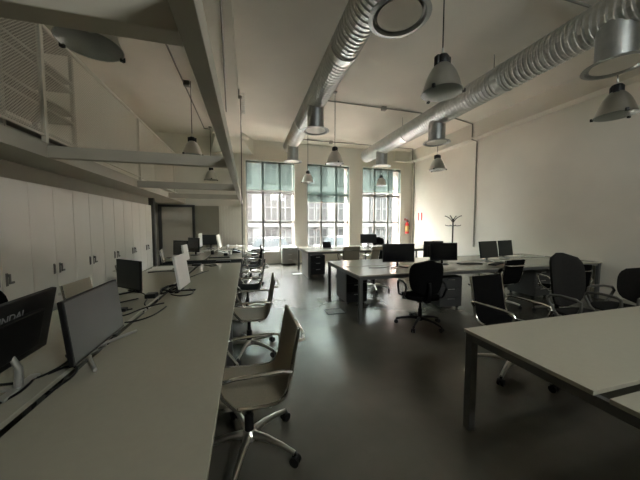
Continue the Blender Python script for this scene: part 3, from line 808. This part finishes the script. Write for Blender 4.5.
tag(MB().box(-1.02, -.92, 3.00, 3.10, .74, .785, .008).build('power_adapter', M['black']), 'black power adapter at the foot of the small dark monitor', 'adapter')
pts = []
for k in range(34):
    a = k*.75; rr = .085+.03*math.sin(k*1.9)
    pts.append((-.86+rr*math.cos(a)*.9, 3.33+rr*1.9*math.sin(a), Z+.004+.02*abs(math.sin(k*.9))))
cable(pts, 'tangle of black cable left of the white edge-on monitor', .0075)
cable([(-.80, 3.1, Z), (-.70, 3.02, Z), (-.60, 3.06, Z), (-.60, 3.2, Z), (-.66, 3.32, Z)], 'black cable passing under the white edge-on monitor')
cable([(-.62, 4.55, Z), (-.72, 4.3, Z), (-.78, 4.1, Z), (-.86, 3.9, .735)], 'black cable on the far end of the left desk behind the white monitor')
cable([(-1.5, 4.6, Z), (-1.3, 4.7, Z), (-1.1, 4.6, Z), (-1.0, 4.4, Z), (-.95, 4.15, Z)], 'black cable lying beside the papers on the left desk')
t = thing('paper_pile', 'pile of white papers on the left desk beside the cupboards', 'papers', (-1.40, 4.95, .74))
for k in range(4):
    MB().box(-.15, .15, -.21, .21, .002+k*.004, .0055+k*.004).build('sheet', M['paper'], t, world=False).rotation_euler = (0, 0, R((-8, 6, 14, -2)[k]))
tag(MB().box(-.98, -.84, 5.16, 5.33, .74, .765, .006).build('network_switch', M['black']), 'flat black box at the far end of the left desk', 'box')
cable([(-.70, 5.1, Z), (-.62, 5.2, Z), (-.55, 5.12, Z), (-.63, 5.02, Z), (-.70, 5.1, Z), (-.78, 5.2, Z)], 'small loop of black cable at the far end of the left desk')
def phone(x, y, rz, label, m):
    t = thing('desk_phone', label, 'phone', (x, y, .74), rz, 'desk phones')
    MB().poly([(-.09, -.10, .002), (.09, -.10, .002), (.09, .10, .002), (-.09, .10, .002), (-.09, -.10, .02), (.09, -.10, .02), (.09, .10, .075), (-.09, .10, .075)],
              [(3, 2, 1, 0), (4, 5, 6, 7), (0, 1, 5, 4), (1, 2, 6, 5), (2, 3, 7, 6), (3, 0, 4, 7)]).build('body', m, t, world=False)
    MB().tube([(-.06, -.085, .062), (-.06, -.05, .066), (-.06, .05, .093), (-.06, .09, .10)], [.026, .016, .016, .026], 8).build('handset', m, t, world=False, smooth=True)
    return t
phone(-.60, 7.05, R(70), 'white desk phone on the far left bench, nearer the gap', M['white'])
phone(-.28, 7.3, R(80), 'dark desk phone on the far left bench at its right edge', M['black'])
def tray(x, y, z, rz, n, label, m):
    t = thing('letter_tray', label, 'letter tray', (x, y, z), rz, 'letter trays')
    for k in range(n):
        b = MB().box(-.13, .13, -.17, .17, k*.075+.002, k*.075+.008).box(-.13, -.122, -.17, .17, k*.075+.002, k*.075+.05).box(.122, .13, -.17, .17, k*.075+.002, k*.075+.05)
        for sx in (-.126, .126):
            for sy in (-.15, .15): b.cyl((sx, sy, k*.075+.005), (sx, sy, k*.075+.077), .005, 6)
        b.build('tray', m, t, world=False)
        if k % 2 == 0: MB().box(-.11, .11, -.155, .155, k*.075+.009, k*.075+.035).build('papers', M['paper'], t, world=False)
    return t
tray(-.62, 7.35, .74, R(10), 1, 'single letter tray with papers on the far left bench', M['white'])
tray(-.46, 8.5, .74, R(-5), 2, 'two-storey letter tray at the back of the far left bench', M['silver'])
tray(4.15, 5.0, .74, R(-14), 4, 'tall letter tray tower on the middle bench, left of the dark monitor', M['white'])
tag(MB().box(4.02, 4.20, 4.9, 5.06, 1.06, 1.12, .006).build('stapler_box', M['pedestal']), 'small dark box on top of the letter tray tower', 'box')
tag(MB().box(-.56, -.47, 6.62, 6.72, .74, .80, .008).build('tape_dispenser', M['black']), 'small black tape dispenser on the far left bench', 'tape dispenser')
tag(MB().lathe([(.035, 0), (.04, .09), (.036, .09), (.032, .008)], (-.42, 6.85, .741), 18, True).build('mug', M['white'], smooth=True), 'white mug on the far left bench', 'mug')
tag(MB().lathe([(.04, 0), (.045, .10), (.041, .10), (.036, .008)], (-.85, 7.0, .741), 18, True).build('pen_cup', M['black'], smooth=True), 'black pen cup on the far left bench between the monitors', 'cup')
tag(MB().box(-.40, -.16, 9.1, 9.4, .741, .765, .003).build('paper_stack', M['paper']), 'flat stack of white paper on the far left bench by the pier', 'papers')
def keyboard(x, y, rz, label, m):
    t = thing('keyboard', label, 'keyboard', (x, y, .741), rz, 'keyboards')
    MB().box(-.22, .22, -.065, .065, 0, .016, .004).build('case', m, t, world=False)
    k = MB()
    for j in range(5):
        for i in range(15): k.box(-.205+i*.0275, -.183+i*.0275, -.056+j*.0225, -.038+j*.0225, .016, .021)
    k.build('keys', m, t, world=False)
    return t
keyboard(4.05, 4.02, R(-12), 'black keyboard on the middle bench, right of the black monitor', M['black'])
keyboard(4.50, 3.86, R(25), 'dark keyboard on the middle bench in front of the leaning pair', M['black'])
keyboard(-.62, 6.28, R(4), 'black keyboard at the near edge of the far left bench', M['black'])
tag(MB().box(5.0, 5.28, 4.0, 4.2, .741, .752, .002).build('notebook', M['paper']), 'white notebook on the middle bench behind the black mesh chair', 'notebook')
tag(MB().box(5.7, 6.1, 4.55, 4.85, .741, .765, .002).build('paper_stack', M['paper']), 'stack of white paper on the middle bench near the right wall', 'papers')
tag(MB().lathe([(.03, 0), (.035, .02), (.035, .17), (.014, .21), (.014, .25)], (4.30, 7.5, .741), 16, True, True).build('bottle', M['black'], smooth=True), 'dark bottle on the far bench below the fire extinguisher', 'bottle')
cable([(3.0, 3.98, Z), (3.12, 3.86, Z), (3.02, 3.76, Z), (2.9, 3.82, Z), (2.8, 3.95, Z)], 'thin black cable lying right of the left monitor on the middle bench', .004)
cable([(5.0, 4.5, Z), (5.7, 4.42, Z), (6.2, 4.6, Z), (6.7, 4.5, Z)], 'pale cable trailing along the middle bench towards the right wall', .006, M['paper'])
cable([(2.0, 4.1, Z), (2.2, 4.05, Z), (2.35, 4.1, Z), (2.5, 4.22, Z)], 'thin cable left of the left monitor on the middle bench', .004)

# ------------------------------------------------------------------ coat rack, extinguisher, sign, floor boxes
t = thing('coat_rack', 'dark metal coat rack with curved hooks standing near the right wall', 'coat rack', (6.45, 7.12, 0))
MB().cyl((0, 0, .03), (0, 0, 1.60), .024, 12).sph((0, 0, 1.61), .04, 10, 8, (1, 1, 1.6)).build('pole', M['iron'], t, world=False, smooth=True)
MB().lathe([(.20, 0), (.20, .02), (.05, .04)], (0, 0, .001), 24, True, True).build('base', M['iron'], t, world=False, smooth=True)
for k in range(4):
    a = R(90*k+28); c, s = math.cos(a), math.sin(a)
    MB().tube([(c*.02, s*.02, 1.56), (c*.08, s*.08, 1.66), (c*.16, s*.16, 1.72), (c*.24, s*.24, 1.76), (c*.26, s*.26, 1.75)], [.014, .013, .012, .012, .014], 8).build('hook', M['iron'], t, world=False, smooth=True)
    MB().tube([(c*.02, s*.02, 1.45), (c*.12, s*.12, 1.435), (c*.22, s*.22, 1.445), (c*.24, s*.24, 1.47)], .012, 8).build('peg', M['iron'], t, world=False, smooth=True)
t = thing('fire_extinguisher', 'red fire extinguisher with a yellowish label hung beside the right window', 'fire extinguisher', (6.60, 9.90, 1.08))
MB().lathe([(.06, 0), (.085, .015), (.085, .40), (.06, .46), (.03, .49), (.03, .52)], (0, 0, 0), 24, True, True).build('cylinder', M['red'], t, world=False, smooth=True)
MB().lathe([(.0865, .10), (.0865, .34)], (0, 0, 0), 24).build('label_band', M['label'], t, world=False, smooth=True)
MB().box(-.02, .02, -.10, .02, .52, .545, .004).box(-.02, .02, -.11, .0, .565, .58, .004).cyl((0, 0, .50), (0, 0, .57), .016, 10).build('valve', M['black'], t, world=False)
MB().tube([(.03, 0, .54), (.10, -.02, .50), (.115, -.02, .35), (.10, -.02, .18)], .011, 8).build('hose', M['black'], t, world=False, smooth=True)
MB().box(-.03, .03, .07, .10, .30, .46, .004).build('bracket', M['iron'], t, world=False)
t = thing('fire_sign', 'small red and white sign above the fire extinguisher', 'sign', (6.60, 9.99, 1.72))
MB().box(-.10, .10, -.008, .008, -.09, .09).build('plate', M['white'], t, world=False)
MB().box(-.085, -.02, -.0095, -.008, -.075, .02).box(.0, .085, -.0095, -.008, -.075, -.02).build('print', M['redsign'], t, world=False)
t = thing('wall_sign', 'white wall sign with two red bars on the right wall beyond the coat rack', 'sign', (6.842, 9.35, 1.80))
MB().box(-.006, .006, -.16, .16, -.17, .17).build('plate', M['winwhite'], t, world=False)
MB().box(-.0075, -.006, -.14, -.05, -.16, .16).box(-.0075, -.006, .05, .14, -.16, .16).build('red_bar', M['redsign'], t, world=False)
def floor_box(x, y, label):
    t = thing('floor_box', label, 'floor box', (x, y, 0), R(0), 'floor socket boxes')
    MB().box(-.16, .16, -.13, -.115, .001, .008).box(-.16, .16, .115, .13, .001, .008).box(-.16, -.145, -.13, .13, .001, .008).box(.145, .16, -.13, .13, .001, .008).build('rim', M['black'], t, world=False)
    MB().box(-.145, .145, -.115, .115, .001, .005).build('lid', M['pedlight'], t, world=False)
floor_box(1.42, 4.20, 'floor socket box beside the left leg of the middle bench desk')
floor_box(1.42, 7.72, 'floor socket box beside the far bench desk below the left window')

# ------------------------------------------------------------------ light
w = bpy.data.worlds.new('overcast_sky'); sc.world = w; w.use_nodes = True
nt = w.node_tree; bg = nt.nodes['Background']
tc = nt.nodes.new('ShaderNodeTexCoord'); sp = nt.nodes.new('ShaderNodeSeparateXYZ'); rp = nt.nodes.new('ShaderNodeValToRGB')
nt.links.new(tc.outputs['Generated'], sp.inputs[0]); nt.links.new(sp.outputs['Z'], rp.inputs['Fac'])
rp.color_ramp.elements[0].color = (.86, .88, .88, 1); rp.color_ramp.elements[1].color = (1, 1, 1, 1)
nt.links.new(rp.outputs['Color'], bg.inputs['Color'])
bg.inputs['Strength'].default_value = 15.0
for a, b in WINS:      # sampling guides for the daylight that comes through the panes
    L = bpy.data.lights.new('window_daylight', 'AREA'); L.shape = 'RECTANGLE'; L.size = b-a; L.size_y = ZT-ZS
    L.cycles.is_portal = True
    o = bpy.data.objects.new('window_daylight', L); COL.objects.link(o)
    o.location = ((a+b)/2, 10.62, (ZS+ZT)/2); o.rotation_euler = (R(-90), 0, 0)
for a, b in FILL_WIN:  # sampling guide for the added window behind the camera
    L = bpy.data.lights.new('window_daylight', 'AREA'); L.shape = 'RECTANGLE'; L.size = b-a; L.size_y = FZ[1]-FZ[0]
    L.cycles.is_portal = True
    o = bpy.data.objects.new('window_daylight', L); COL.objects.link(o)
    o.location = ((a+b)/2, YF-.21, (FZ[0]+FZ[1])/2); o.rotation_euler = (R(90), 0, 0)

# ------------------------------------------------------------------ camera
cam = bpy.data.cameras.new('camera'); co = bpy.data.objects.new('camera', cam); COL.objects.link(co)
cam.sensor_width = 36.; cam.lens = 36.*263./640.; cam.clip_start = .05; cam.clip_end = 200
co.location = (0, 0, 1.5)
co.rotation_euler = (R(90-3.5), 0, R(-15.4))
sc.camera = co

vs = sc.view_settings
sc.display_settings.display_device = 'sRGB'
vs.view_transform = 'Standard'; vs.look = 'None'; vs.gamma = 1; vs.use_curve_mapping = False
vs.exposure = 2.25
cy = sc.cycles
cy.max_bounces = 14; cy.diffuse_bounces = 10; cy.glossy_bounces = 6; cy.transparent_max_bounces = 16; cy.transmission_bounces = 6
cy.caustics_reflective = False; cy.caustics_refractive = False
cy.sample_clamp_indirect = 8.; cy.use_denoising = True
